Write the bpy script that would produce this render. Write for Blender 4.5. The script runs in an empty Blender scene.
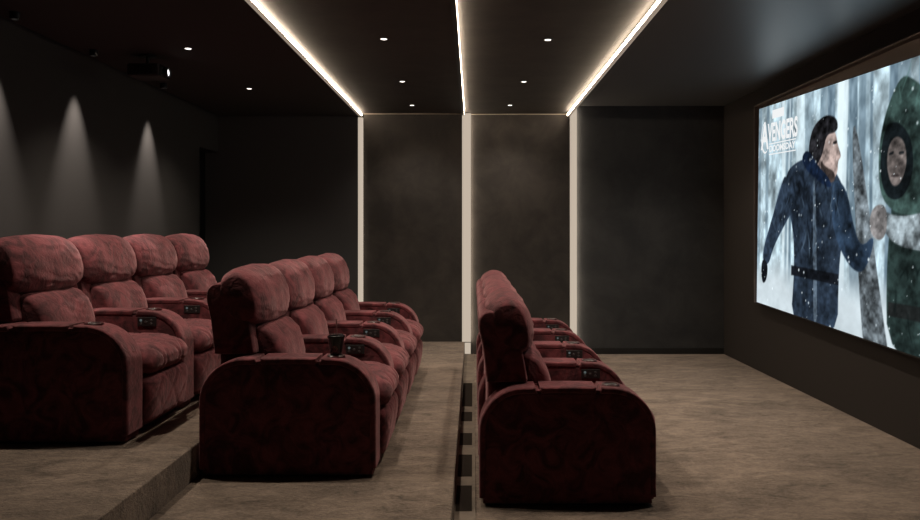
import bpy, bmesh, math, random
import numpy as np
from mathutils import Vector, noise

random.seed(4)
S = bpy.context.scene
COL = S.collection
PI = math.pi

# ------------------------------------------------------------------ materials
def new_mat(name):
    m = bpy.data.materials.new(name); m.use_nodes = True
    nt = m.node_tree; nt.nodes.clear()
    out = nt.nodes.new('ShaderNodeOutputMaterial')
    return m, nt, out

def principled(name, col, rough=0.6, metal=0.0, var=0.0, scale=4.0, bump=0.0, bscale=60.0, sheen=0.0,
               sheen_tint=(1, 1, 1), spec=0.5, col2=None, detail=6.0, dist=0.0, lo=0.35, hi=0.65, bdist=0.004, sheen_rough=0.4, coords='Object'):
    m, nt, out = new_mat(name)
    p = nt.nodes.new('ShaderNodeBsdfPrincipled')
    nt.links.new(p.outputs[0], out.inputs[0])
    p.inputs['Base Color'].default_value = (*col, 1)
    p.inputs['Roughness'].default_value = rough
    p.inputs['Metallic'].default_value = metal
    p.inputs['Specular IOR Level'].default_value = spec
    p.inputs['Sheen Weight'].default_value = sheen
    p.inputs['Sheen Roughness'].default_value = sheen_rough
    p.inputs['Sheen Tint'].default_value = (*sheen_tint, 1)
    if col2 or bump:
        tc = nt.nodes.new('ShaderNodeTexCoord')
    if col2:
        n = nt.nodes.new('ShaderNodeTexNoise')
        n.inputs['Scale'].default_value = scale; n.inputs['Detail'].default_value = detail
        n.inputs['Roughness'].default_value = 0.62; n.inputs['Distortion'].default_value = dist
        nt.links.new(tc.outputs[coords], n.inputs['Vector'])
        r = nt.nodes.new('ShaderNodeValToRGB')
        r.color_ramp.elements[0].position = lo; r.color_ramp.elements[0].color = (*col, 1)
        r.color_ramp.elements[1].position = hi; r.color_ramp.elements[1].color = (*col2, 1)
        nt.links.new(n.outputs[0], r.inputs[0]); nt.links.new(r.outputs[0], p.inputs['Base Color'])
    if bump:
        n2 = nt.nodes.new('ShaderNodeTexNoise')
        n2.inputs['Scale'].default_value = bscale; n2.inputs['Detail'].default_value = 5
        nt.links.new(tc.outputs[coords], n2.inputs['Vector'])
        b = nt.nodes.new('ShaderNodeBump'); b.inputs['Strength'].default_value = bump; b.inputs['Distance'].default_value = bdist
        nt.links.new(n2.outputs[0], b.inputs['Height']); nt.links.new(b.outputs[0], p.inputs['Normal'])
    return m

def emissive(name, col, strength):
    m, nt, out = new_mat(name)
    e = nt.nodes.new('ShaderNodeEmission')
    e.inputs[0].default_value = (*col, 1); e.inputs[1].default_value = strength
    nt.links.new(e.outputs[0], out.inputs[0])
    return m

def carpet_mat():
    m, nt, out = new_mat('carpet')
    p = nt.nodes.new('ShaderNodeBsdfPrincipled'); nt.links.new(p.outputs[0], out.inputs[0])
    p.inputs['Roughness'].default_value = 0.95; p.inputs['Specular IOR Level'].default_value = 0.1
    p.inputs['Sheen Weight'].default_value = 0.15
    tc = nt.nodes.new('ShaderNodeTexCoord')
    mp = nt.nodes.new('ShaderNodeMapping'); mp.inputs['Scale'].default_value = (1.0, 2.1, 1.0)
    nt.links.new(tc.outputs['Object'], mp.inputs[0])
    def nz(scale, detail, dist=0.0, rough=0.6):
        n = nt.nodes.new('ShaderNodeTexNoise'); n.inputs['Scale'].default_value = scale
        n.inputs['Detail'].default_value = detail; n.inputs['Distortion'].default_value = dist
        n.inputs['Roughness'].default_value = rough
        nt.links.new(mp.outputs[0], n.inputs['Vector']); return n
    a = nz(1.5, 9, 0.5, 0.72); b = nz(8, 6, 1.0, 0.7); c = nz(48, 4, 0.4); f = nz(150, 2)
    def mul(x, k):
        q = nt.nodes.new('ShaderNodeMath'); q.operation = 'MULTIPLY'; q.inputs[1].default_value = k
        nt.links.new(x, q.inputs[0]); return q.outputs[0]
    def add(x, y):
        q = nt.nodes.new('ShaderNodeMath'); q.operation = 'ADD'
        nt.links.new(x, q.inputs[0]); nt.links.new(y, q.inputs[1]); return q.outputs[0]
    s = add(add(mul(a.outputs[0], 0.36), mul(b.outputs[0], 0.30)), add(mul(c.outputs[0], 0.22), mul(f.outputs[0], 0.12)))
    r = nt.nodes.new('ShaderNodeValToRGB')
    r.color_ramp.elements[0].position = 0.40; r.color_ramp.elements[0].color = (0.090, 0.068, 0.053, 1)
    r.color_ramp.elements[1].position = 0.62; r.color_ramp.elements[1].color = (0.40, 0.305, 0.235, 1)
    nt.links.new(s, r.inputs[0]); nt.links.new(r.outputs[0], p.inputs['Base Color'])
    bp = nt.nodes.new('ShaderNodeBump'); bp.inputs['Strength'].default_value = 0.9; bp.inputs['Distance'].default_value = 0.014
    nt.links.new(add(mul(c.outputs[0], 1.0), mul(f.outputs[0], 0.5)), bp.inputs['Height'])
    nt.links.new(bp.outputs[0], p.inputs['Normal'])
    return m

def velvet_mat(name, dark, light, sheen):
    m, nt, out = new_mat(name)
    p = nt.nodes.new('ShaderNodeBsdfPrincipled'); nt.links.new(p.outputs[0], out.inputs[0])
    p.inputs['Roughness'].default_value = 0.85; p.inputs['Specular IOR Level'].default_value = 0.15
    p.inputs['Sheen Weight'].default_value = sheen; p.inputs['Sheen Roughness'].default_value = 0.45
    p.inputs['Sheen Tint'].default_value = (0.95, 0.52, 0.53, 1)
    tc = nt.nodes.new('ShaderNodeTexCoord')
    oi = nt.nodes.new('ShaderNodeObjectInfo')
    va = nt.nodes.new('ShaderNodeVectorMath'); va.operation = 'ADD'
    sc = nt.nodes.new('ShaderNodeVectorMath'); sc.operation = 'SCALE'; sc.inputs[3].default_value = 9.0
    cb = nt.nodes.new('ShaderNodeCombineXYZ')
    nt.links.new(oi.outputs['Random'], cb.inputs[0]); nt.links.new(oi.outputs['Random'], cb.inputs[1])
    nt.links.new(cb.outputs[0], sc.inputs[0])
    nt.links.new(tc.outputs['Object'], va.inputs[0]); nt.links.new(sc.outputs[0], va.inputs[1])
    n = nt.nodes.new('ShaderNodeTexNoise'); n.inputs['Scale'].default_value = 7.5; n.inputs['Detail'].default_value = 5
    n.inputs['Distortion'].default_value = 1.6; n.inputs['Roughness'].default_value = 0.58
    nt.links.new(va.outputs[0], n.inputs['Vector'])
    r = nt.nodes.new('ShaderNodeValToRGB')
    e = r.color_ramp.elements
    e[0].position = 0.38; e[0].color = (*dark, 1); e[1].position = 0.62; e[1].color = (*light, 1)
    nt.links.new(n.outputs[0], r.inputs[0]); nt.links.new(r.outputs[0], p.inputs['Base Color'])
    n2 = nt.nodes.new('ShaderNodeTexNoise'); n2.inputs['Scale'].default_value = 24; n2.inputs['Detail'].default_value = 4
    n2.inputs['Distortion'].default_value = 1.2
    nt.links.new(va.outputs[0], n2.inputs['Vector'])
    b = nt.nodes.new('ShaderNodeBump'); b.inputs['Strength'].default_value = 0.28; b.inputs['Distance'].default_value = 0.02
    nt.links.new(n2.outputs[0], b.inputs['Height']); nt.links.new(b.outputs[0], p.inputs['Normal'])
    return m

VELVET = velvet_mat('burgundy_velvet', (0.052, 0.0180, 0.0205), (0.160, 0.042, 0.048), 0.38)
CARPET = carpet_mat()
M_CEILC = principled('ceiling_plaster', (0.038, 0.034, 0.031), rough=0.6, spec=0.3, col2=(0.058, 0.050, 0.044), scale=3, bump=0.15, bscale=9, bdist=0.01)
M_CEIL = principled('ceiling_satin_paint', (0.055, 0.053, 0.051), rough=0.40, spec=0.5, bump=0.06, bscale=7, bdist=0.01)
M_CEIL.node_tree.nodes['Principled BSDF'].inputs['IOR'].default_value = 3.4
M_WALLN = principled('neutral_charcoal_plaster', (0.037, 0.038, 0.039), rough=0.75, spec=0.25, col2=(0.056, 0.056, 0.056), scale=2.6, dist=0.4, bump=0.15, bscale=18)
M_WALLBL = principled('black_grey_wall', (0.065, 0.065, 0.066), rough=0.75, spec=0.2, bump=0.1, bscale=30)
M_WALL = principled('charcoal_plaster', (0.040, 0.036, 0.033), rough=0.75, spec=0.25, col2=(0.065, 0.057, 0.051), scale=3.2, dist=0.4, bump=0.15, bscale=18)
M_WALLL = principled('charcoal_paint', (0.034, 0.033, 0.032), rough=0.8, spec=0.2, bump=0.1, bscale=40)
M_WALLR = principled('umber_paint', (0.032, 0.027, 0.024), rough=0.8, spec=0.2, bump=0.1, bscale=40)
M_DARKWALL = principled('black_grey_paint', (0.045, 0.044, 0.044), rough=0.75, spec=0.2, bump=0.1, bscale=30)
M_BLACK = principled('matte_black', (0.012, 0.012, 0.012), rough=0.5)
M_GLOSSBLACK = principled('gloss_black', (0.010, 0.010, 0.011), rough=0.18)
M_DOOR = principled('black_door_lacquer', (0.004, 0.004, 0.004), rough=0.6, spec=0.2)
M_ALU = principled('beige_aluminium', (0.42, 0.36, 0.29), rough=0.4, metal=0.3)
M_FRAME = principled('brown_black_frame', (0.10, 0.070, 0.055), rough=0.6)
M_PLINTH = principled('black_plinth', (0.010, 0.008, 0.008), rough=0.8)
M_RING = principled('dark_red_ring', (0.05, 0.012, 0.014), rough=0.3)
M_CHROME = principled('chrome', (0.6, 0.6, 0.6), rough=0.2, metal=1)
M_EMBLEM = principled('pink_print', (0.35, 0.14, 0.13), rough=0.5)
M_STRAW = principled('straw_pink_plastic', (0.35, 0.16, 0.16), rough=0.3)
M_CHANNEL = principled('umber_floor_strip', (0.16, 0.125, 0.095), rough=0.7, col2=(0.26, 0.205, 0.155), scale=6, bump=0.2, bscale=80)
M_PATCH = principled('dark_patch', (0.030, 0.023, 0.018), rough=0.95, spec=0.1)
WARM = (1.0, 0.86, 0.71)
E_LED = emissive('warm_led_diffuser', (1.0, 0.82, 0.62), 28.0)
E_LITLIP = emissive('warm_led_profile_glow', (1.0, 0.80, 0.62), 0.30)  # room light on the aluminium lip, put in as a faint glow
E_WALL = emissive('warm_wall_diffuser', (1.0, 0.84, 0.67), 0.55)
E_WALLSOFT = emissive('warm_wall_diffuser_soft', (1.0, 0.84, 0.66), 1.6)
E_WALLSIDE = emissive('warm_wall_diffuser_side', (1.0, 0.84, 0.66), 12.0)
E_DOWN = emissive('downlight_lens', (1.0, 0.93, 0.84), 3.0)
E_LENS = emissive('projector_lens_glow', (1.0, 1.0, 1.0), 2.0)
E_DOT = emissive('button_light', (0.75, 0.9, 0.9), 0.10)
M_BTN = principled('grey_button', (0.06, 0.06, 0.06), rough=0.4)

# ------------------------------------------------------------------ mesh helpers
class MB:
    def __init__(self): self.v = []; self.f = []; self.mi = []
    def add(self, vs, fs, mi=0):
        o = len(self.v); self.v += [tuple(p) for p in vs]
        for f in fs: self.f.append([i + o for i in f]); self.mi.append(mi)
    def box(self, x0, x1, y0, y1, z0, z1, mi=0):
        vs = [(x, y, z) for z in (z0, z1) for y in (y0, y1) for x in (x0, x1)]
        self.add(vs, [(0, 2, 3, 1), (4, 5, 7, 6), (0, 1, 5, 4), (2, 6, 7, 3), (0, 4, 6, 2), (1, 3, 7, 5)], mi)
    def lathe(self, prof, n=24, c=(0, 0, 0), axis='z', mi=0, closed=False):
        vs = []; fs = []
        for k in range(n):
            a = 2 * PI * k / n
            for r, h in prof:
                p = (r * math.cos(a), r * math.sin(a), h)
                if axis == 'x': p = (p[2], p[0], p[1])
                if axis == 'y': p = (p[1], p[2], p[0])
                vs.append((p[0] + c[0], p[1] + c[1], p[2] + c[2]))
        m = len(prof)
        for k in range(n):
            k2 = (k + 1) % n
            for j in range(m if closed else m - 1):
                j2 = (j + 1) % m
                fs.append((k * m + j, k2 * m + j, k2 * m + j2, k * m + j2))
        if not closed:
            fs.append([k * m for k in range(n)][::-1]); fs.append([k * m + m - 1 for k in range(n)])
        self.add(vs, fs, mi)
    def tube(self, pts, r, n=8, mi=0):
        pts = [Vector(p) for p in pts]; vs = []; fs = []
        for i, p in enumerate(pts):
            d = (pts[min(i + 1, len(pts) - 1)] - pts[max(i - 1, 0)]).normalized()
            ref = Vector((0, 1, 0)) if abs(d.y) < 0.9 else Vector((1, 0, 0))
            a = d.cross(ref).normalized(); b = d.cross(a).normalized()
            for k in range(n):
                t = 2 * PI * k / n
                vs.append(tuple(p + a * (r * math.cos(t)) + b * (r * math.sin(t))))
        for i in range(len(pts) - 1):
            for k in range(n):
                k2 = (k + 1) % n
                fs.append((i * n + k, i * n + k2, (i + 1) * n + k2, (i + 1) * n + k))
        fs.append(list(range(n))[::-1]); fs.append([(len(pts) - 1) * n + k for k in range(n)])
        self.add(vs, fs, mi)
    def build(self, name, mats, parent=None, smooth=False, bevel=0.0, sharp=35):
        me = bpy.data.meshes.new(name)
        me.from_pydata(self.v, [], self.f)
        if not isinstance(mats, (list, tuple)): mats = [mats]
        for m in mats: me.materials.append(m)
        me.polygons.foreach_set('material_index', self.mi)
        bm = bmesh.new(); bm.from_mesh(me)
        bmesh.ops.recalc_face_normals(bm, faces=bm.faces)
        bm.to_mesh(me); bm.free()
        if smooth:
            me.polygons.foreach_set('use_smooth', [True] * len(me.polygons))
            me.set_sharp_from_angle(angle=math.radians(sharp))
        o = bpy.data.objects.new(name, me); COL.objects.link(o)
        if bevel:
            md = o.modifiers.new('bevel', 'BEVEL'); md.width = bevel; md.segments = 2; md.limit_method = 'ANGLE'
        if parent: o.parent = parent
        return o

def resample(pts, n):
    """closed Catmull-Rom through pts, n evenly spaced points"""
    P = [Vector((p[0], p[1])) for p in pts]; m = len(P); dense = []
    for i in range(m):
        a, b, c, d = P[i - 1], P[i], P[(i + 1) % m], P[(i + 2) % m]
        for k in range(16):
            t = k / 16
            dense.append(0.5 * ((2 * b) + (c - a) * t + (2 * a - 5 * b + 4 * c - d) * t * t + (3 * b - a - 3 * c + d) * t ** 3))
    return even(dense, n)
def even(dense, n):
    L = [0.0]
    for i in range(len(dense)): L.append(L[-1] + (dense[(i + 1) % len(dense)] - dense[i]).length)
    out = []; j = 0
    for k in range(n):
        s = L[-1] * k / n
        while L[j + 1] < s: j += 1
        t = (s - L[j]) / max(L[j + 1] - L[j], 1e-9)
        out.append(dense[j].lerp(dense[(j + 1) % len(dense)], t))
    return out

def puffy(prof, y0, y1, r, inset=None, ny=14, n=64, smooth_prof=True, disp=None, nz=0.0, nfreq=9.0, seed=0.0, crown=0.0, crown_r=0.25):
    """a cushion: side profile (x,z) swept across y, its ends rounded over length r and drawn in by inset"""
    inset = r if inset is None else inset
    P = resample(prof, n) if smooth_prof else [Vector(p) for p in prof]
    n = len(P)
    area = sum(P[i].x * P[(i + 1) % n].y - P[(i + 1) % n].x * P[i].y for i in range(n))
    if area < 0: P = P[::-1]
    N = []
    for i in range(n):
        t = (P[(i + 1) % n] - P[i - 1]).normalized(); N.append(Vector((t.y, -t.x)))
    CE = sum(P, Vector((0, 0))) / n
    ks = 7; ys = []
    for k in range(ks): ys.append(y0 + r * (1 - math.cos(PI / 2 * k / ks)))
    for k in range(ny + 1): ys.append(y0 + r + (y1 - y0 - 2 * r) * k / ny)
    for k in range(ks - 1, -1, -1): ys.append(y1 - r * (1 - math.cos(PI / 2 * k / ks)))
    mb = MB(); vs = []; fs = []
    for y in ys:
        e = min(y - y0, y1 - y)
        q = 0 if e >= r else inset * (1 - math.sqrt(max(0, 1 - (1 - e / r) ** 2)))
        for i in range(n):
            d = -q
            if disp and e > 0.002: d += disp(P[i].x, y, P[i].y, i / n) * min(1, e / 0.05)
            if nz: d += nz * noise.noise(Vector((P[i].x * nfreq + seed, y * nfreq, P[i].y * nfreq)))
            p = P[i] + N[i] * d
            if crown and e < crown_r: p = CE + (p - CE) * (1 - crown * (1 - e / crown_r) ** 2)
            vs.append((p.x, y, p.y))
    m = len(ys)
    for j in range(m - 1):
        for i in range(n):
            i2 = (i + 1) % n
            fs.append((j * n + i, j * n + i2, (j + 1) * n + i2, (j + 1) * n + i))
    fs.append(list(range(n))); fs.append([(m - 1) * n + i for i in range(n)][::-1])
    mb.add(vs, fs)
    return mb

# ------------------------------------------------------------------ tagging
def tag(o, label, cat, group=None):
    o['label'] = label; o['category'] = cat
    if group: o['group'] = group
    return o
def struct(o): o['kind'] = 'structure'; return o
def empty(name, loc, label, cat, group=None):
    o = bpy.data.objects.new(name, None); COL.objects.link(o); o.location = loc
    o.empty_display_size = 0.1
    return tag(o, label, cat, group)
def copy_tree(o, parent=None):
    c = o.copy(); COL.objects.link(c)
    if parent: c.parent = parent
    for ch in [k for k in o.children]: copy_tree(ch, c)
    return c

# ------------------------------------------------------------------ the room
XL, XR = -2.92, 2.90
YN, YB = -0.9, 8.88
Z1, Z2 = 0.149, 0.318               # middle and upper step
RISE1, RISE2 = -0.095, -1.425       # x of the two risers
ZC, ZCR, ZCL = 2.774, 2.867, 2.745
SL0, SM0, SR0 = -1.305, -0.115, 1.092  # the three light slots

def sbox(name, x0, x1, y0, y1, z0, z1, mat, bevel=0.0):
    b = MB(); b.box(x0, x1, y0, y1, z0, z1); return struct(b.build(name, mat, bevel=bevel))

sbox('floor', RISE1, XR + 0.15, YN - 0.15, YB + 0.2, -0.15, 0.0, CARPET)
sbox('floor_middle_step', RISE2, RISE1, YN - 0.15, YB + 0.2, -0.15, Z1, CARPET, 0.006)
sbox('floor_upper_step', XL - 0.4, RISE2, YN - 0.15, YB + 0.2, -0.15, Z2, CARPET, 0.006)
sbox('wall_right', XR, XR + 0.15, YN, YB + 0.2, 0, 3.0, M_WALLR)
sbox('wall_front', XL - 0.2, XR + 0.15, YN - 0.15, YN, 0, 3.0, M_DARKWALL)
sbox('wall_back', XL - 0.4, XR + 0.15, YB + 0.06, YB + 0.2, 0, 3.0, M_DARKWALL)
b = MB()
b.box(XL - 0.15, XL, YN, 8.20, Z2, 3.0); b.box(XL - 0.15, XL, 8.20, YB + 0.06, 2.32, 3.0)
struct(b.build('wall_left', M_WALLL))
# the black doorway in the left wall
b = MB(); b.box(XL - 0.20, XL - 0.152, 8.2, YB + 0.06, Z2, 2.32)
d1 = struct(b.build('door_1', M_DOOR))
b = MB(); b.tube([(XL - 0.15, 8.30, 1.30), (XL - 0.10, 8.30, 1.30), (XL - 0.10, 8.42, 1.30)], 0.009)
b.build('door_handle', M_BLACK, d1, smooth=True)

# back wall panels, each standing a little behind its left neighbour
pan = [(XL - 0.15, -1.319, YB - 0.075, ZCL, M_WALLBL), (-1.257, -0.128, YB - 0.05, ZC, M_WALL),
       (-0.022, 1.112, YB - 0.025, ZC, M_WALL), (1.196, XR, YB, ZCR, M_WALLN)]
for i, (x0, x1, yf, zt, mt) in enumerate(pan):
    z0 = Z2 if i == 0 else (Z1 if i == 1 else 0.0)
    sbox('trim_%d' % (i + 1), x0, x1, yf, YB + 0.06, z0, zt, mt)
b = MB(); b.box(-1.257, -0.128, YB - 0.056, YB - 0.0505, ZC - 0.012, ZC - 0.001); struct(b.build('trim_5', M_ALU))  # pale strip put in for the light along the panel's top edge
b = MB(); b.box(-0.022, 1.112, YB - 0.031, YB - 0.0255, ZC - 0.012, ZC - 0.001); struct(b.build('trim_6', M_ALU))  # same pale strip for the lit top edge of the next panel
# skirting
sbox('baseboard_back', 1.197, XR, YB - 0.012, YB - 0.0005, 0, 0.07, M_BLACK)
# ceilings
sbox('ceiling', SL0 - 0.02, SM0 - 0.001, YN, YB + 0.2, ZC, 3.0, M_CEILC)
sbox('ceiling_middle_right', SM0, SR0 + 0.02, YN, YB + 0.2, ZC + 0.012, 3.0, M_CEILC)
sbox('ceiling_left', XL - 0.15, SL0 - 0.021, YN, YB + 0.2, ZCL, 3.0, M_DARKWALL)
sbox('ceiling_right', SR0 + 0.021, XR + 0.15, YN, YB + 0.2, ZCR, 3.0, M_CEIL)

# strip along the foot of the lower riser, with dark patches laid on it
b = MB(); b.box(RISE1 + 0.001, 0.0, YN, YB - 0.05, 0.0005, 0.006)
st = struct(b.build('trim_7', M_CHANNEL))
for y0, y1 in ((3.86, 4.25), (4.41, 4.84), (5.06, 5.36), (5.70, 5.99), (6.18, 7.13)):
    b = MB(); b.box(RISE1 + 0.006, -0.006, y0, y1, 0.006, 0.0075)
    b.build('dark_patch', M_PATCH, st)
b = MB(); b.box(0.0005, 0.012, YN, YB - 0.05, 0.0005, 0.010); b.build('edge_bar', M_CHANNEL, st)

# ------------------------------------------------------------------ LED lines
def ceiling_led(x, side, label, zl, zt):
    """side: +1 lights the panel to its right, -1 to its left"""
    t = empty('ceiling_light_strip', (x, 0, zl), label, 'light', 'warm light lines in the ceiling')
    w = 0.028
    b = MB()
    xa, xb = (-w, 0.0) if side > 0 else (0.0, w)
    b.box(xa, xb, 4.2, YB - 0.08, 0.0, zt - zl - 0.001)
    b.build('profile', [M_ALU], t)
    b = MB()
    xa, xb = (0.0005, 0.006) if side > 0 else (-0.006, -0.0005)
    b.box(xa, xb, 4.2, YB - 0.08, 0.002, min(0.026, zt - zl - 0.002))
    b.build('diffuser', [E_LED], t)
    b = MB()
    xa, xb = (-w, 0.005) if side > 0 else (-0.005, w)
    b.box(xa, xb, 4.2, YB - 0.08, -0.004, -0.0005)
    b.build('lower_lip', [E_LITLIP], t)
    return t
ceiling_led(SL0 + 0.026, 1, 'left of the three warm white ceiling light lines, above the middle row', ZC - 0.034, ZC)
ceiling_led(SR0 - 0.006, -1, 'right of the three warm white ceiling light lines, on the screen side', ZC - 0.034, ZC + 0.012)
t = ceiling_led(SM0 + 0.012, 1, 'middle one of the three warm white ceiling light lines, straight overhead', ZC - 0.022, ZC + 0.012)
for ch in t.children:
    if ch.name.startswith('lower_lip') or ch.name.startswith('profile'):
        ch.data.materials.clear(); ch.data.materials.append(M_BLACK)

def wall_led(x0, x1, yf, yr, z0, z1, label, side=None):
    t = empty('wall_light_strip', ((x0 + x1) / 2, yf, z0), label, 'light', 'upright light lines on the back wall')
    cx = (x0 + x1) / 2
    b = MB(); b.box(x0 - cx + 0.002, x1 - cx - 0.014, 0.008, 0.10, 0.001, z1 - z0 - 0.002); b.build('profile', M_ALU, t)
    b = MB(); b.box(x0 - cx + 0.002, x1 - cx - 0.002, -0.004, 0.0075, 0.001, z1 - z0 - 0.002)
    b.build('diffuser', E_WALL, t)
    b = MB(); b.box(x1 - cx - 0.0135, x1 - cx - 0.0075, 0.0090, yr - yf + 0.02, 0.001, z1 - z0 - 0.002)
    b.build('side_diffuser', side or E_WALLSIDE, t)
    return t
wall_led(-1.318, -1.258, YB - 0.085, YB - 0.05, Z1, ZC - 0.05, 'left upright light line on the back wall behind the middle row', E_WALLSOFT)
wt = wall_led(-0.127, -0.023, YB - 0.068, YB - 0.025, Z1, ZC, 'middle upright light line on the back wall above the lower step edge')
b = MB(); b.box(-0.048, 0.048, -0.004, 0.03, -0.136, -0.012); b.build('lower_box', E_WALL, wt)
wall_led(1.114, 1.195, YB - 0.045, YB, 0.0, ZCR - 0.02, 'right upright light line on the back wall on the screen side')

# ------------------------------------------------------------------ downlights
def spot(loc, target, power, size, blend=0.5, col=WARM, rad=0.03, name='lamp'):
    l = bpy.data.lights.new(name, 'SPOT'); l.energy = power; l.spot_size = size; l.spot_blend = blend
    l.color = col; l.shadow_soft_size = rad
    o = bpy.data.objects.new(name, l); COL.objects.link(o); o.location = loc
    d = Vector(target) - Vector(loc); o.rotation_euler = d.to_track_quat('-Z', 'Y').to_euler()
    return o

dl0 = empty('downlight', (0, 0, 0), '', 'light', 'recessed ceiling downlights')
b = MB(); b.lathe([(0.025, -0.004), (0.036, -0.005), (0.040, -0.001), (0.040, -0.0003), (0.025, -0.0003)], 28, closed=True)
b.build('trim_ring', M_BLACK, dl0, smooth=True)
b = MB(); b.lathe([(0.0005, -0.0065), (0.014, -0.006), (0.022, -0.0035), (0.0235, -0.001), (0.0005, -0.001)], 24)
b.build('lens', E_DOWN, dl0, smooth=True)
DL = [(-2.07, 5.58, ZCL, 'small downlight nearest the projector in the left ceiling'),
      (-2.08, 7.14, ZCL, 'small downlight in the left ceiling, the one closer to the back wall'),
      (-0.63, 5.42, ZC, 'nearest visible downlight between the left and middle ceiling light lines'),
      (-0.64, 6.95, ZC, 'middle downlight between the left and middle ceiling light lines'),
      (-0.655, 8.25, ZC, 'downlight closest to the back wall between the left and middle ceiling light lines'),
      (0.535, 5.49, ZC + 0.012, 'nearest visible downlight between the middle and right ceiling light lines'),
      (0.465, 7.02, ZC + 0.012, 'middle downlight between the middle and right ceiling light lines'),
      (0.40, 8.32, ZC + 0.012, 'downlight closest to the back wall between the middle and right ceiling light lines')]
PW = [75, 60, 55, 45, 26, 55, 45, 26]
for i, (x, y, z, lab) in enumerate(DL):
    o = dl0 if i == 0 else copy_tree(dl0)
    o.location = (x, y, z); o['label'] = lab
for i, (x, y, z, lab) in enumerate(DL):
    spot((x, y, z - 0.02), (x, y, 0), PW[i], math.radians(120), 0.8)
# unseen lamps added without fixtures: three continue the rows, three stand over the right floor
for x, y, p in ((-2.07, 4.2, 70), (-0.63, 4.2, 50), (0.55, 4.2, 50), (2.0, 4.4, 75), (2.0, 6.0, 75), (2.0, 7.6, 50)):
    z = ZCR if x > 1.2 else (ZCL if x < -1.3 else ZC)
    spot((x, y, z - 0.02), (x, y, 0), p, math.radians(115), 0.8)
# wall washers beside the left wall
ww0 = empty('wall_washer', (0, 0, 0), '', 'light', 'black wall washers along the left wall')
b = MB(); b.lathe([(0.022, -0.045), (0.030, -0.045), (0.030, -0.0005), (0.022, -0.0005)], 20, closed=True)
b.build('snoot', M_BLACK, ww0, smooth=True)
b = MB(); b.lathe([(0.0005, -0.012), (0.0205, -0.012), (0.0205, -0.001), (0.0005, -0.001)], 16)
b.build('lens', E_DOWN, ww0)
for i, (y, lab) in enumerate(((4.66, 'black ceiling wall washer making the leftmost light cone on the left wall'),
                              (5.63, 'black ceiling wall washer making the tall middle light cone on the left wall'),
                              (6.90, 'black ceiling wall washer making the light cone nearest the doorway'))):
    o = ww0 if i == 0 else copy_tree(ww0)
    o.location = (XL + 0.14, y, ZCL); o['label'] = lab
    spot((XL + 0.14, y, ZCL - 0.05), (XL + 0.03, y, 0.3), 165, math.radians(47), 0.9, (1, 0.86, 0.76), 0.012)

# ------------------------------------------------------------------ recliners
AW, PITCH, AL, AH = 0.18, 0.755, 0.435, 0.590   # arm width, seat pitch, half arm length, arm height
SC = AW + (PITCH - AW) / 2                       # seat centre from the near arm's outer face
Y0 = -SC                                         # local y of that face

def arch(off=0.0, r=0.205, n=14):
    """upper outline of an arm from rear foot over the top to front foot, pushed out by off"""
    pts = []
    rr = r + off
    pts.append((-AL - off, 0.012)); pts.append((-AL - off, 0.20))
    for k in range(n + 1):
        a = PI - PI / 2 * k / n
        pts.append((-AL + r + rr * math.cos(a), AH - r + rr * math.sin(a)))
    for k in range(1, 12):
        t = k / 12; pts.append(((-AL + r) * (1 - t) + (AL - r) * t, AH + off + 0.004 * math.sin(PI * t)))
    for k in range(n + 1):
        a = PI / 2 - PI / 2 * k / n
        pts.append((AL - r + rr * math.cos(a), AH - r + rr * math.sin(a)))
    pts.append((AL + off, 0.20)); pts.append((AL + off, 0.012))
    return pts

def sub_path(pts, s0, s1, n):
    V = [Vector(p) for p in pts]; L = [0]
    for i in range(1, len(V)): L.append(L[-1] + (V[i] - V[i - 1]).length)
    out = []
    for k in range(n):
        s = (s0 + (s1 - s0) * k / (n - 1)) * L[-1]; j = 0
        while j < len(V) - 2 and L[j + 1] < s: j += 1
        out.append(V[j].lerp(V[j + 1], (s - L[j]) / max(L[j + 1] - L[j], 1e-9)))
    return out

def make_arm(root, ya):
    prof = arch(0.0)
    arm = puffy(prof, ya, ya + AW, 0.022, ny=4, smooth_prof=False).build('arm', VELVET, root, smooth=True, sharp=60)
    # padded top in three pieces, the front one running down the front
    outer, inner = arch(0.020), arch(-0.014)
    for s0, s1 in ((0.012, 0.418), (0.422, 0.582), (0.586, 0.985)):
        npt = max(9, int((s1 - s0) * 1.75 / 0.022))
        o = sub_path(outer, s0 + 0.004, s1 - 0.004, npt); i = sub_path(inner, s0 + 0.002, s1 - 0.002, npt)
        ring = [Vector(p) for p in o] + [Vector(p) for p in i[::-1]]
        puffy([(p.x, p.y) for p in ring], ya - 0.003, ya + AW + 0.003, 0.016, 0.010, ny=6, smooth_prof=False,
              disp=None).build('arm_pad', VELVET, arm, smooth=True, sharp=70)
    for yy in (ya + 0.006, ya + AW - 0.006):
        b = MB(); b.tube([(p.x, yy, p.y) for p in sub_path(arch(0.001), 0.09, 0.985, 60)], 0.006, 6)
        b.build('piping', VELVET, arm, smooth=True)
    # cup holder let into the front pad
    b = MB()
    b.lathe([(0.033, 0.612), (0.036, 0.616), (0.044, 0.617), (0.048, 0.613), (0.048, 0.605), (0.033, 0.605)], 28, (0.235, ya + AW / 2, 0), closed=True)
    b.lathe([(0.001, 0.6125), (0.033, 0.6125), (0.033, 0.605), (0.001, 0.605)], 24, (0.235, ya + AW / 2, 0), mi=1)
    b.build('cup_holder', [M_RING, M_BLACK], arm, smooth=True)
    return arm

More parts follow.
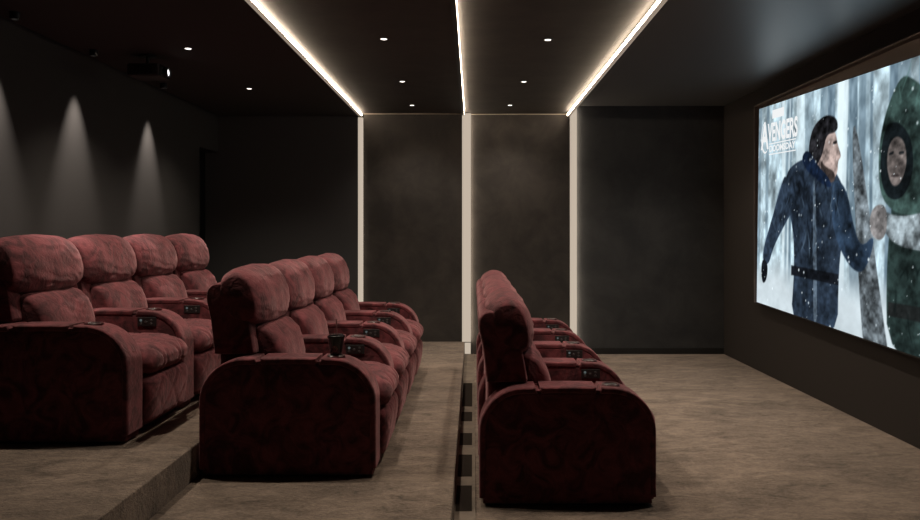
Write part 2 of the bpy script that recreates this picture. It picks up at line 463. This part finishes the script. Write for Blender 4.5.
def control(root, ya):
    b = MB(); b.box(0.175, 0.290, ya - 0.006, ya + 0.001, 0.515, 0.572)
    c = b.build('control_panel', M_BLACK, root, bevel=0.003)
    c['label'] = 'black control panel'
    for k, (dx, dz) in enumerate(((0.022, 0.038), (0.022, 0.018), (0.052, 0.028), (0.085, 0.038), (0.085, 0.018))):
        b = MB(); b.lathe([(0.0003, -0.003), (0.0065, -0.003), (0.008, 0.0), (0.0003, 0.0)], 12, (0.175 + dx, ya - 0.0062, 0.515 + dz), 'y')
        b.build('button', E_DOT if k == 0 else M_BTN, c, smooth=True)

def quilt(x, y, z, s):
    u = x * 9.5; v = (y) * 9.5
    a = abs(math.sin((u + v) * PI / 2)); c = abs(math.sin((u - v) * PI / 2))
    g = min(a, c)
    return -0.011 * max(0, 1 - g / 0.30) ** 1.5 + 0.006
def folds(x, y, z, s):
    w = noise.noise(Vector((x * 6, y * 5, z * 6 + 3)))
    return 0.0022 * math.sin(z * 95 + y * 22 + 9 * w) * (0.4 + abs(noise.noise(Vector((x * 4, y * 5 + 8, z * 5))))) + \
           0.008 * noise.noise(Vector((x * 7, y * 7 + 4, z * 7)))

def make_chair(label, group, near_panel):
    t = empty('recliner_chair', (0, 0, 0), label, 'recliner chair', group)
    sw = (PITCH - AW) / 2 - 0.004
    b = MB(); b.box(-0.42, 0.40, Y0 + 0.02, sw, 0.0, 0.045); b.build('plinth', M_PLINTH, t)
    b = MB(); b.box(-0.410, 0.405, -sw, sw, 0.012, 0.312); b.box(-0.410, -0.22, -sw, sw, 0.312, 0.615)
    b.build('base', VELVET, t, bevel=0.02)
    puffy([(-0.416, 0.616), (-0.418, 0.64), (-0.438, 0.80), (-0.458, 0.90), (-0.452, 0.955), (-0.42, 0.988), (-0.36, 0.988), (-0.29, 0.93),
           (-0.24, 0.84), (-0.215, 0.73), (-0.200, 0.65), (-0.198, 0.622), (-0.21, 0.614), (-0.28, 0.613), (-0.40, 0.613)], -0.357, 0.357, 0.04, 0.012, ny=10,
          nz=0.002, nfreq=8).build('backrest', VELVET, t, smooth=True, sharp=70)
    puffy([(-0.425, 0.955), (-0.405, 1.030), (-0.335, 1.075), (-0.262, 1.070), (-0.203, 1.020), (-0.163, 0.930), (-0.150, 0.84),
           (-0.166, 0.770), (-0.235, 0.742), (-0.335, 0.775), (-0.405, 0.86)], -0.362, 0.362, 0.13, 0.030, ny=28, n=110,
          disp=folds, crown=0.20, crown_r=0.30).build('head_cushion', VELVET, t, smooth=True, sharp=80)
    puffy([(-0.215, 0.765), (-0.160, 0.755), (-0.112, 0.715), (-0.075, 0.65), (-0.055, 0.57), (-0.062, 0.49), (-0.11, 0.455), (-0.20, 0.46),
           (-0.27, 0.60), (-0.25, 0.72)], -sw + 0.003, sw - 0.003, 0.11, 0.040, ny=20, n=90, disp=folds).build('lumbar_cushion', VELVET, t, smooth=True, sharp=80)
    puffy([(-0.19, 0.462), (0.0, 0.472), (0.20, 0.484), (0.36, 0.480), (0.455, 0.452), (0.502, 0.398), (0.492, 0.345), (0.44, 0.318),
           (0.2, 0.314), (-0.19, 0.316), (-0.21, 0.39)], -sw + 0.003, sw - 0.003, 0.10, 0.05, ny=30, n=120,
          disp=quilt, nz=0.004).build('seat_cushion', VELVET, t, smooth=True, sharp=80)
    fr = puffy([(0.40, 0.308), (0.455, 0.312), (0.492, 0.285), (0.500, 0.22), (0.488, 0.13), (0.47, 0.065), (0.43, 0.052), (0.40, 0.10)],
               -sw + 0.004, sw - 0.004, 0.08, 0.035, ny=26, n=90, disp=lambda x, y, z, s: 0.6 * quilt(z, y, x, s),
               nz=0.004).build('footrest', VELVET, t, smooth=True, sharp=80)
    make_arm(t, Y0)
    if near_panel: control(t, Y0)
    return t

D0 = 3.94
ROWS = [(-0.953, Z1, 'recliners in the middle row'), (-2.225, Z2, 'recliners in the left raised row'), (0.487, 0.0, 'recliners in the right row facing the screen')]
LAB = {
 0: ['dark red velvet recliner in the middle row with a drink cup on its arm',
     'dark red velvet recliner in the middle row, directly behind the one with the drink cup',
     'dark red velvet recliner in the middle row, third counting from the drink cup',
     'dark red velvet recliner in the middle row, the end one nearest the back wall'],
 1: ['dark red velvet recliner in the left raised row, nearest, cut by the picture edge',
     'dark red velvet recliner in the left raised row, second from the near end',
     'dark red velvet recliner in the left raised row, third from the near end',
     'dark red velvet recliner in the left raised row, the end one nearest the doorway'],
 2: ['dark red velvet recliner in the right row, the nearest one with its full side showing',
     'dark red velvet recliner in the right row, second from the near end, mostly hidden',
     'dark red velvet recliner in the right row, third from the near end, mostly hidden',
     'dark red velvet recliner in the right row, the end one nearest the back wall']}
proto_end = make_chair('', '', False)
proto_mid = make_chair('', '', True)
proto_far = make_chair('', '', True)
make_arm(proto_far, Y0 + PITCH); control(proto_far, Y0 + PITCH)
used = set()
for r, (cx, cz, grp) in enumerate(ROWS):
    for k in range(4):
        p = proto_end if k == 0 else (proto_far if k == 3 else proto_mid)
        if p.name in used: o = copy_tree(p)
        else: o = p; used.add(p.name)
        o.location = (cx, D0 + SC + k * PITCH, cz)
        o['label'] = LAB[r][k]; o['group'] = grp

# ------------------------------------------------------------------ the drink on the nearest middle arm
cup = empty('drink_cup', (-0.953 + 0.235, D0 + AW / 2, Z1 + 0.6175), 'black takeaway drink cup with lid and thin straw on a recliner arm', 'cup')
b = MB(); b.lathe([(0.0005, 0), (0.029, 0), (0.031, 0.004), (0.0425, 0.090), (0.0005, 0.090)], 32)
body = b.build('cup_body', M_GLOSSBLACK, cup, smooth=True)
b = MB()
for r0, r1 in ((0.012, 0.010), (0.0065, 0.005)):
    n = 20; vs = []; fs = []
    for k in range(n):
        a = 2 * PI * k / n
        for rr in (r0, r1):
            xx = rr * math.cos(a); zz = 0.035 + 1.3 * rr * math.sin(a)
            R = 0.0313 + (0.0425 - 0.031) * zz / 0.090 + 0.0006
            vs.append((xx, -math.sqrt(R * R - xx * xx), zz))
    for k in range(n):
        k2 = (k + 1) % n; fs.append((2 * k, 2 * k2, 2 * k2 + 1, 2 * k + 1))
    b.add(vs, fs)
b.build('printed_emblem', M_EMBLEM, body)
b = MB(); b.lathe([(0.0005, 0.0905), (0.045, 0.0905), (0.0465, 0.094), (0.0455, 0.100), (0.036, 0.103), (0.034, 0.108), (0.0005, 0.108)], 32)
b.build('lid', M_GLOSSBLACK, cup, smooth=True)
b = MB(); b.tube([(0.003, 0, 0.106), (0.002, 0, 0.145), (0.0, 0, 0.190)], 0.0032, 8); b.build('straw', M_STRAW, cup, smooth=True)

# ------------------------------------------------------------------ projector
pj = empty('projector', (-2.465, 5.82, ZCL), 'small black projector hanging from the left ceiling with glowing lens', 'projector')
b = MB(); b.lathe([(0.0005, -0.012), (0.055, -0.012), (0.06, -0.006), (0.06, -0.0005), (0.0005, -0.0005)], 24)
b.build('ceiling_plate', M_BLACK, pj, smooth=True)
b = MB(); b.tube([(0, 0, -0.012), (0, 0, -0.078)], 0.012, 12); b.build('mount_pole', M_BLACK, pj, smooth=True)
b = MB(); b.box(-0.115, 0.125, -0.10, 0.10, -0.172, -0.075)
M_PROJ = principled('charcoal_plastic', (0.025, 0.023, 0.023), rough=0.6)
body = b.build('body', M_PROJ, pj, bevel=0.014)
b = MB()
for k in range(6): b.box(-0.09 + k * 0.03, -0.075 + k * 0.03, -0.103, -0.098, -0.155, -0.095)
b.build('side_vent', M_BLACK, body)
b = MB(); b.box(0.1255, 0.132, -0.09, 0.09, -0.166, -0.081); b.build('front_panel', M_GLOSSBLACK, pj, bevel=0.002)
b = MB(); b.lathe([(0.028, 0.132), (0.040, 0.132), (0.040, 0.150), (0.034, 0.156), (0.030, 0.150)], 28, (0, 0.02, -0.124), 'x', closed=True)
lr = b.build('lens_ring', M_BLACK, pj, smooth=True)
b = MB(); b.lathe([(0.0005, 0.1325), (0.028, 0.1325), (0.024, 0.147), (0.0005, 0.152)], 24, (0, 0.02, -0.124), 'x')
b.build('lens', E_LENS, lr, smooth=True)

# ------------------------------------------------------------------ the screen on the right wall
W, H = 3.42, 1.923
def vnoise(U, V, fu, fv, seed, octs=4):
    out = np.zeros_like(U); amp = 1.0; tot = 0.0
    for o in range(octs):
        rs = np.random.RandomState(seed + o)
        g = rs.rand(int(fv) + 3, int(fu) + 3)
        x = U * fu; y = V * fv; xi = np.clip(x.astype(int), 0, int(fu)); yi = np.clip(y.astype(int), 0, int(fv))
        tx = x - xi; ty = y - yi; tx = tx * tx * (3 - 2 * tx); ty = ty * ty * (3 - 2 * ty)
        a = g[yi, xi] * (1 - tx) + g[yi, xi + 1] * tx; c = g[yi + 1, xi] * (1 - tx) + g[yi + 1, xi + 1] * tx
        out += amp * (a * (1 - ty) + c * ty); tot += amp; amp *= 0.55; fu *= 2; fv *= 2
    return out / tot

def sdpoly(U, V, pts, asp):
    """signed distance (negative inside) to a polygon in picture units of its height"""
    X = U * asp; Y = V
    P = [(p[0] * asp, p[1]) for p in pts]
    d = np.full(X.shape, 1e9); ins = np.zeros(X.shape, bool)
    n = len(P)
    for i in range(n):
        ax, ay = P[i]; bx, by = P[(i + 1) % n]
        ex, ey = bx - ax, by - ay; wx, wy = X - ax, Y - ay
        t = np.clip((wx * ex + wy * ey) / (ex * ex + ey * ey + 1e-12), 0, 1)
        d = np.minimum(d, np.hypot(wx - ex * t, wy - ey * t))
        cond = ((ay > Y) != (by > Y)) & (X < (bx - ax) * (Y - ay) / ((by - ay) if by != ay else 1e-12) + ax)
        ins ^= cond
    return np.where(ins, -d, d)
def sm(pts, k=2):
    for _ in range(k):
        q = []
        for i in range(len(pts)):
            a = pts[i]; c = pts[(i + 1) % len(pts)]
            q += [(0.75 * a[0] + 0.25 * c[0], 0.75 * a[1] + 0.25 * c[1]), (0.25 * a[0] + 0.75 * c[0], 0.25 * a[1] + 0.75 * c[1])]
        pts = q
    return pts

def film_still(nu, nv):
    """a snowy wood with two walkers in winter coats; values are display colours"""
    u = np.linspace(0, 1, nu); v = np.linspace(0, 1, nv)
    U, V = np.meshgrid(u, v); asp = W / H
    img = np.zeros((nv, nu, 3))
    fog = 0.74 + 0.35 * (vnoise(U, V, 5, 3, 11) - 0.5) + 0.75 * (vnoise(U, V, 34, 14, 21) - 0.5)
    img[:] = np.stack([fog * 0.86, fog * 0.97, fog * 1.02], -1)
    rs = np.random.RandomState(8)
    for k in range(26):
        c = rs.rand(); w = 0.006 + 0.020 * rs.rand() ** 2; dk = 0.35 + 0.6 * rs.rand()
        cx = c + 0.02 * (V - 0.5) * rs.randn() + 0.004 * (vnoise(U * 0, V, 2, 9, 40 + k) - 0.5)
        m = np.clip((w - np.abs(U - cx)) / 0.006 + 0.5, 0, 1) * np.clip((V - 0.12) / 0.1, 0, 1)
        tex = vnoise(U, V, 60, 20, 70 + k, 2)
        colr = np.stack([0.22 + 0.3 * tex, 0.29 + 0.32 * tex, 0.34 + 0.33 * tex], -1)
        if k % 4 == 0: colr = colr * 0 + np.array([0.86, 0.92, 0.94]); dk *= 0.8
        img = img * (1 - (m * dk)[..., None]) + colr * (m * dk)[..., None]
    snow = np.clip((0.27 + 0.1 * (vnoise(U, V, 7, 2, 5) - 0.5) - V) / 0.16, 0, 1)
    sc = 0.80 + 0.18 * (vnoise(U, V, 16, 12, 3) - 0.5)
    img = img * (1 - snow[..., None]) + np.stack([sc * 0.93, sc * 0.99, sc * 1.02], -1) * snow[..., None]
    nA = vnoise(U, V, 22, 14, 91, 4) - 0.5; nB = vnoise(U, V, 60, 40, 95, 3) - 0.5
    def lay(pts, col, edge=0.006, va=0.4, vb=0.25, rim=0.0, k=2):
        nonlocal img
        d = sdpoly(U, V, sm(pts, k), asp); m = np.clip(0.5 - d / edge, 0, 1)
        c = np.array(col) * np.clip(1 + va * nA * 3 + vb * nB * 4 + rim * np.exp(-np.abs(d) / 0.02), 0, 3)[..., None]
        img = img * (1 - m[..., None]) + c * m[..., None]
    navy = (0.125, 0.160, 0.205); green = (0.125, 0.17, 0.165); skin = (0.56, 0.50, 0.48)
    # fallen grey trunk leaning between the two walkers
    lay([(0.545, 0.80), (0.575, 0.82), (0.70, 0.05), (0.72, -0.05), (0.62, -0.05), (0.60, 0.10)], (0.34, 0.37, 0.39), va=0.4, vb=0.35)
    # walker in a navy coat, dark hair, seen in profile
    lay([(0.20, 0.66), (0.165, 0.60), (0.10, 0.42), (0.05, 0.30), (0.04, 0.22), (0.085, 0.20), (0.12, 0.30), (0.20, 0.42), (0.26, 0.50)], navy, rim=0.4)
    lay([(0.040, 0.235), (0.082, 0.215), (0.075, 0.13), (0.045, 0.10), (0.030, 0.16)], (0.08, 0.09, 0.11))
    lay([(0.20, 0.66), (0.26, 0.70), (0.33, 0.715), (0.42, 0.69), (0.50, 0.62), (0.535, 0.50), (0.52, 0.40), (0.50, 0.25), (0.50, -0.05),
         (0.24, -0.05), (0.26, 0.20), (0.25, 0.40), (0.19, 0.55)], navy, rim=0.3)
    lay([(0.46, 0.62), (0.53, 0.58), (0.565, 0.42), (0.60, 0.34), (0.655, 0.40), (0.64, 0.31), (0.60, 0.235), (0.53, 0.28), (0.46, 0.42)], (0.12, 0.165, 0.22), rim=0.35)
    lay([(0.36, 0.62), (0.375, 0.60), (0.39, 0.2), (0.395, -0.02), (0.375, -0.02), (0.37, 0.2)], (0.30, 0.35, 0.40), va=0.2)
    lay([(0.24, 0.225), (0.50, 0.225), (0.50, 0.18), (0.24, 0.18)], (0.07, 0.08, 0.10), k=0)
    lay([(0.33, 0.73), (0.36, 0.62), (0.44, 0.60), (0.45, 0.70)], skin, va=0.3)
    lay([(0.375, 0.84), (0.44, 0.86), (0.475, 0.80), (0.487, 0.745), (0.505, 0.70), (0.488, 0.685), (0.488, 0.64), (0.465, 0.60), (0.42, 0.61), (0.375, 0.68)], skin, va=0.35)
    lay([(0.335, 0.78), (0.36, 0.85), (0.42, 0.885), (0.475, 0.865), (0.488, 0.82), (0.47, 0.80), (0.43, 0.80), (0.415, 0.74), (0.40, 0.70), (0.365, 0.66), (0.335, 0.70)], (0.10, 0.10, 0.11), vb=0.6)
    lay([(0.40, 0.70), (0.425, 0.665), (0.47, 0.645), (0.478, 0.60), (0.43, 0.595), (0.405, 0.64)], (0.22, 0.19, 0.18), va=0.3)
    lay([(0.462, 0.765), (0.483, 0.768), (0.482, 0.755), (0.462, 0.752)], (0.12, 0.11, 0.11), k=1)
    lay([(0.29, 0.72), (0.33, 0.755), (0.38, 0.68), (0.45, 0.615), (0.46, 0.57), (0.40, 0.60), (0.32, 0.66)], (0.07, 0.11, 0.18))
    # walker in a green hooded coat
    lay([(0.70, 0.60), (0.72, 0.50), (0.70, 0.30), (0.71, -0.05), (1.02, -0.05), (1.02, 0.66), (0.90, 0.72)], green, rim=0.3)
    lay([(0.675, 0.52), (0.662, 0.66), (0.672, 0.78), (0.705, 0.885), (0.745, 0.955), (0.785, 0.93), (0.86, 0.84), (0.91, 0.72), (0.97, 0.62), (0.90, 0.50), (0.76, 0.46)], (0.165, 0.225, 0.215), va=0.6, rim=0.3)
    lay([(0.668, 0.62), (0.676, 0.74), (0.70, 0.80), (0.745, 0.79), (0.785, 0.72), (0.79, 0.60), (0.75, 0.52), (0.695, 0.53)], (0.07, 0.09, 0.10))
    lay([(0.694, 0.64), (0.700, 0.72), (0.73, 0.75), (0.760, 0.72), (0.768, 0.64), (0.745, 0.575), (0.715, 0.57)], (0.40, 0.37, 0.36), va=0.3)
    lay([(0.703, 0.690), (0.720, 0.696), (0.720, 0.684), (0.703, 0.680)], (0.10, 0.11, 0.12), k=1)
    lay([(0.738, 0.690), (0.757, 0.692), (0.757, 0.680), (0.738, 0.680)], (0.10, 0.11, 0.12), k=1)
    lay([(0.712, 0.612), (0.742, 0.612), (0.742, 0.602), (0.712, 0.604)], (0.20, 0.18, 0.18), k=1)
    lay([(0.98, 0.58), (0.86, 0.49), (0.74, 0.46), (0.68, 0.49), (0.685, 0.41), (0.74, 0.36), (0.86, 0.35), (1.02, 0.36), (1.02, 0.58)], (0.44, 0.48, 0.50), va=0.45, vb=0.3)
    lay([(0.70, 0.50), (0.66, 0.51), (0.632, 0.47), (0.635, 0.40), (0.67, 0.37), (0.70, 0.40)], (0.46, 0.45, 0.45), va=0.3)
    lay([(0.71, 0.16), (1.02, 0.18), (1.02, 0.13), (0.71, 0.11)], (0.10, 0.11, 0.11), k=0)
    def strokes(seed, u0, u1, v0, v1, slope, n, col, al):
        nonlocal img
        rr = np.random.RandomState(seed)
        for k in range(n):
            a0 = u0 + (u1 - u0) * rr.rand(); b0 = v0 + (v1 - v0) * rr.rand(); ln = 0.04 + 0.10 * rr.rand(); w = 0.003 + 0.006 * rr.rand()
            sl = slope + 0.25 * rr.randn()
            tt = np.clip((V - b0) / ln, 0, 1); dd = np.abs(U - a0 - sl * 0.3 * (V - b0) - 0.01 * np.sin(tt * 3 + k)) / w
            m = np.clip(1 - dd, 0, 1) * np.sin(PI * tt) * al
            img = img * (1 - m[..., None]) + np.array(col) * m[..., None]
    strokes(1, 0.24, 0.50, 0.25, 0.62, -0.2, 26, (0.05, 0.07, 0.10), 0.7); strokes(2, 0.25, 0.50, 0.25, 0.62, 0.3, 16, (0.34, 0.42, 0.50), 0.5)
    strokes(3, 0.10, 0.20, 0.30, 0.52, 0.9, 8, (0.30, 0.38, 0.46), 0.5)
    strokes(4, 0.80, 0.99, 0.52, 0.84, 0.5, 16, (0.06, 0.10, 0.10), 0.7); strokes(5, 0.72, 0.90, 0.78, 0.88, 0.6, 6, (0.32, 0.45, 0.43), 0.5)
    strokes(6, 0.73, 0.99, 0.0, 0.34, 0.1, 24, (0.05, 0.08, 0.08), 0.7)
    # falling snow
    for k in range(240):
        cu, cv = rs.rand(), rs.rand(); r = 0.0022 + 0.0042 * rs.rand() ** 3; al = 0.35 + 0.5 * rs.rand()
        i0 = max(0, int((cu - 0.01) * nu)); i1 = min(nu, int((cu + 0.01) * nu) + 2)
        j0 = max(0, int((cv - 0.02) * nv)); j1 = min(nv, int((cv + 0.02) * nv) + 2)
        dd = np.hypot((U[j0:j1, i0:i1] - cu) * asp, (V[j0:j1, i0:i1] - cv))
        m = np.clip(1.5 - dd / r, 0, 1)[..., None] * al
        img[j0:j1, i0:i1] = img[j0:j1, i0:i1] * (1 - m) + np.array([0.9, 0.95, 0.97]) * m
    return np.clip(img, 0, 1)

TILT = math.atan(0.0352)
scr = empty('cinema_screen', (XR - 0.0005, 7.70, 0), 'large lit screen on the right wall showing a snowy film scene', 'screen')
# frame: four bars and a back, standing level; the picture sits in it with the slight slope the photo shows
fb = MB()
zt, zb = 2.665, 0.70
fb.box(-0.02, 0.0, -W - 0.03, 0.012, zb, zt)
fb.box(-0.075, 0.0, -W - 0.03, 0.012, zt - 0.0, zt + 0.012)
fb.box(-0.075, 0.0, 0.012, 0.022, zb, zt + 0.012)
fb.box(-0.075, 0.0, -W - 0.04, -W - 0.03, zb, zt + 0.012)
fb.build('screen_frame', M_FRAME, scr)
nu, nv = 430, 242
img = film_still(nu, nv)
lin = np.where(img <= 0.04045, img / 12.92, ((img + 0.055) / 1.055) ** 2.4)
uu, vv = np.meshgrid(np.linspace(0, 1, nu), np.linspace(0, 1, nv))
vx = np.zeros(nu * nv); vy = (-uu * W).ravel(); vz = (vv * H).ravel()
idx = np.arange(nu * nv).reshape(nv, nu)
faces = np.stack([idx[:-1, :-1], idx[:-1, 1:], idx[1:, 1:], idx[1:, :-1]], -1).reshape(-1, 4)
me = bpy.data.meshes.new('picture')
me.from_pydata(np.stack([vx, vy, vz], -1).tolist(), [], faces.tolist())
ca = me.color_attributes.new('film', 'FLOAT_COLOR', 'POINT')
ca.data.foreach_set('color', np.concatenate([lin.reshape(-1, 3), np.ones((nu * nv, 1))], 1).astype(np.float32).ravel())
m, nt, out = new_mat('film_picture')
e = nt.nodes.new('ShaderNodeEmission'); a = nt.nodes.new('ShaderNodeAttribute'); a.attribute_name = 'film'
nt.links.new(a.outputs['Color'], e.inputs[0]); e.inputs[1].default_value = 1.25; nt.links.new(e.outputs[0], out.inputs[0])
me.materials.append(m)
pic = bpy.data.objects.new('picture', me); COL.objects.link(pic); pic.parent = scr
pic.location = (-0.055, 0, 0.709); pic.rotation_euler = (TILT * 1, 0, 0)
# thin black panel carrying the picture
b = MB(); b.box(0.002, 0.034, -W - 0.008, 0.008, -0.012, H + 0.004); b.build('panel', M_BLACK, pic)
# title lettering on the picture
E_TITLE = emissive('title_white', (0.93, 0.95, 0.96), 0.95)
def letters(txt, u0, u1, v0, v1, name, tilt=0.0, off=-0.0015):
    cu = bpy.data.curves.new('t', 'FONT'); cu.body = txt; cu.size = 1.0; cu.offset = 0.032
    ob = bpy.data.objects.new('t', cu); COL.objects.link(ob)
    bpy.context.view_layer.update()
    me = bpy.data.meshes.new_from_object(ob.evaluated_get(bpy.context.evaluated_depsgraph_get()))
    bpy.data.objects.remove(ob)
    xs = [v.co.x for v in me.vertices]; ys = [v.co.y for v in me.vertices]
    x0, x1, y0, y1 = min(xs), max(xs), min(ys), max(ys)
    for v in me.vertices:
        a = (v.co.x - x0) / (x1 - x0); c = (v.co.y - y0) / (y1 - y0)
        uu = u0 + (u1 - u0) * a; vv = v0 + (v1 - v0) * c + tilt * a
        v.co = (off, -uu * W, vv * H)
    me.materials.clear(); me.materials.append(E_TITLE); me.name = name
    o = bpy.data.objects.new(name, me); COL.objects.link(o); o.parent = pic
    return o
letters('A', 0.018, 0.076, 0.785, 0.925, 'title_letter')
letters('VENGERS', 0.068, 0.268, 0.818, 0.912, 'title_lettering')
letters('DOOMSDAY', 0.082, 0.256, 0.768, 0.800, 'title_lettering')
b = MB()
b.add([(-0.0015, -u * W, v * H) for u, v in ((0.100, 0.93), (0.180, 0.93), (0.180, 0.972), (0.100, 0.972))], [(0, 1, 2, 3)])
b.build('title_block', E_TITLE, pic)
b = MB()
for (v0, v1) in ((0.754, 0.759), (0.806, 0.811)):
    b.add([(-0.0015, -u * W, v * H) for u, v in ((0.079, v0), (0.259, v0), (0.259, v1), (0.079, v1))], [(0, 1, 2, 3)])
vs = []; fs = []
for k in range(31):
    t = math.radians(100 + 215 * k / 30); th = 0.002 + 0.016 * math.sin(PI * k / 30)
    for rr in (0.100, 0.100 - th):
        vs.append((-0.0014, -(0.050 * W + rr * 1.02 * math.cos(t)), 0.845 * H + rr * 1.55 * math.sin(t)))
for k in range(30): fs.append((2 * k, 2 * k + 2, 2 * k + 3, 2 * k + 1))
b.add(vs, fs)
b.build('title_swoosh', E_TITLE, pic)

# ------------------------------------------------------------------ world, camera, view
w = bpy.data.worlds.new('world'); S.world = w; w.use_nodes = True
w.node_tree.nodes['Background'].inputs[0].default_value = (0.004, 0.004, 0.004, 1)
cam = bpy.data.cameras.new('camera'); co = bpy.data.objects.new('camera', cam); COL.objects.link(co)
co.location = (0, 0, 1.41); co.rotation_euler = (PI / 2, 0, 0)
cam.sensor_width = 36; cam.lens = 768 / 920 * 36
cam.shift_x = -13 / 920; cam.shift_y = -28 / 920; cam.clip_start = 0.05
S.camera = co
S.view_settings.view_transform = 'Standard'; S.view_settings.look = 'None'
S.view_settings.exposure = 0.0; S.view_settings.gamma = 1.0; S.view_settings.use_curve_mapping = False
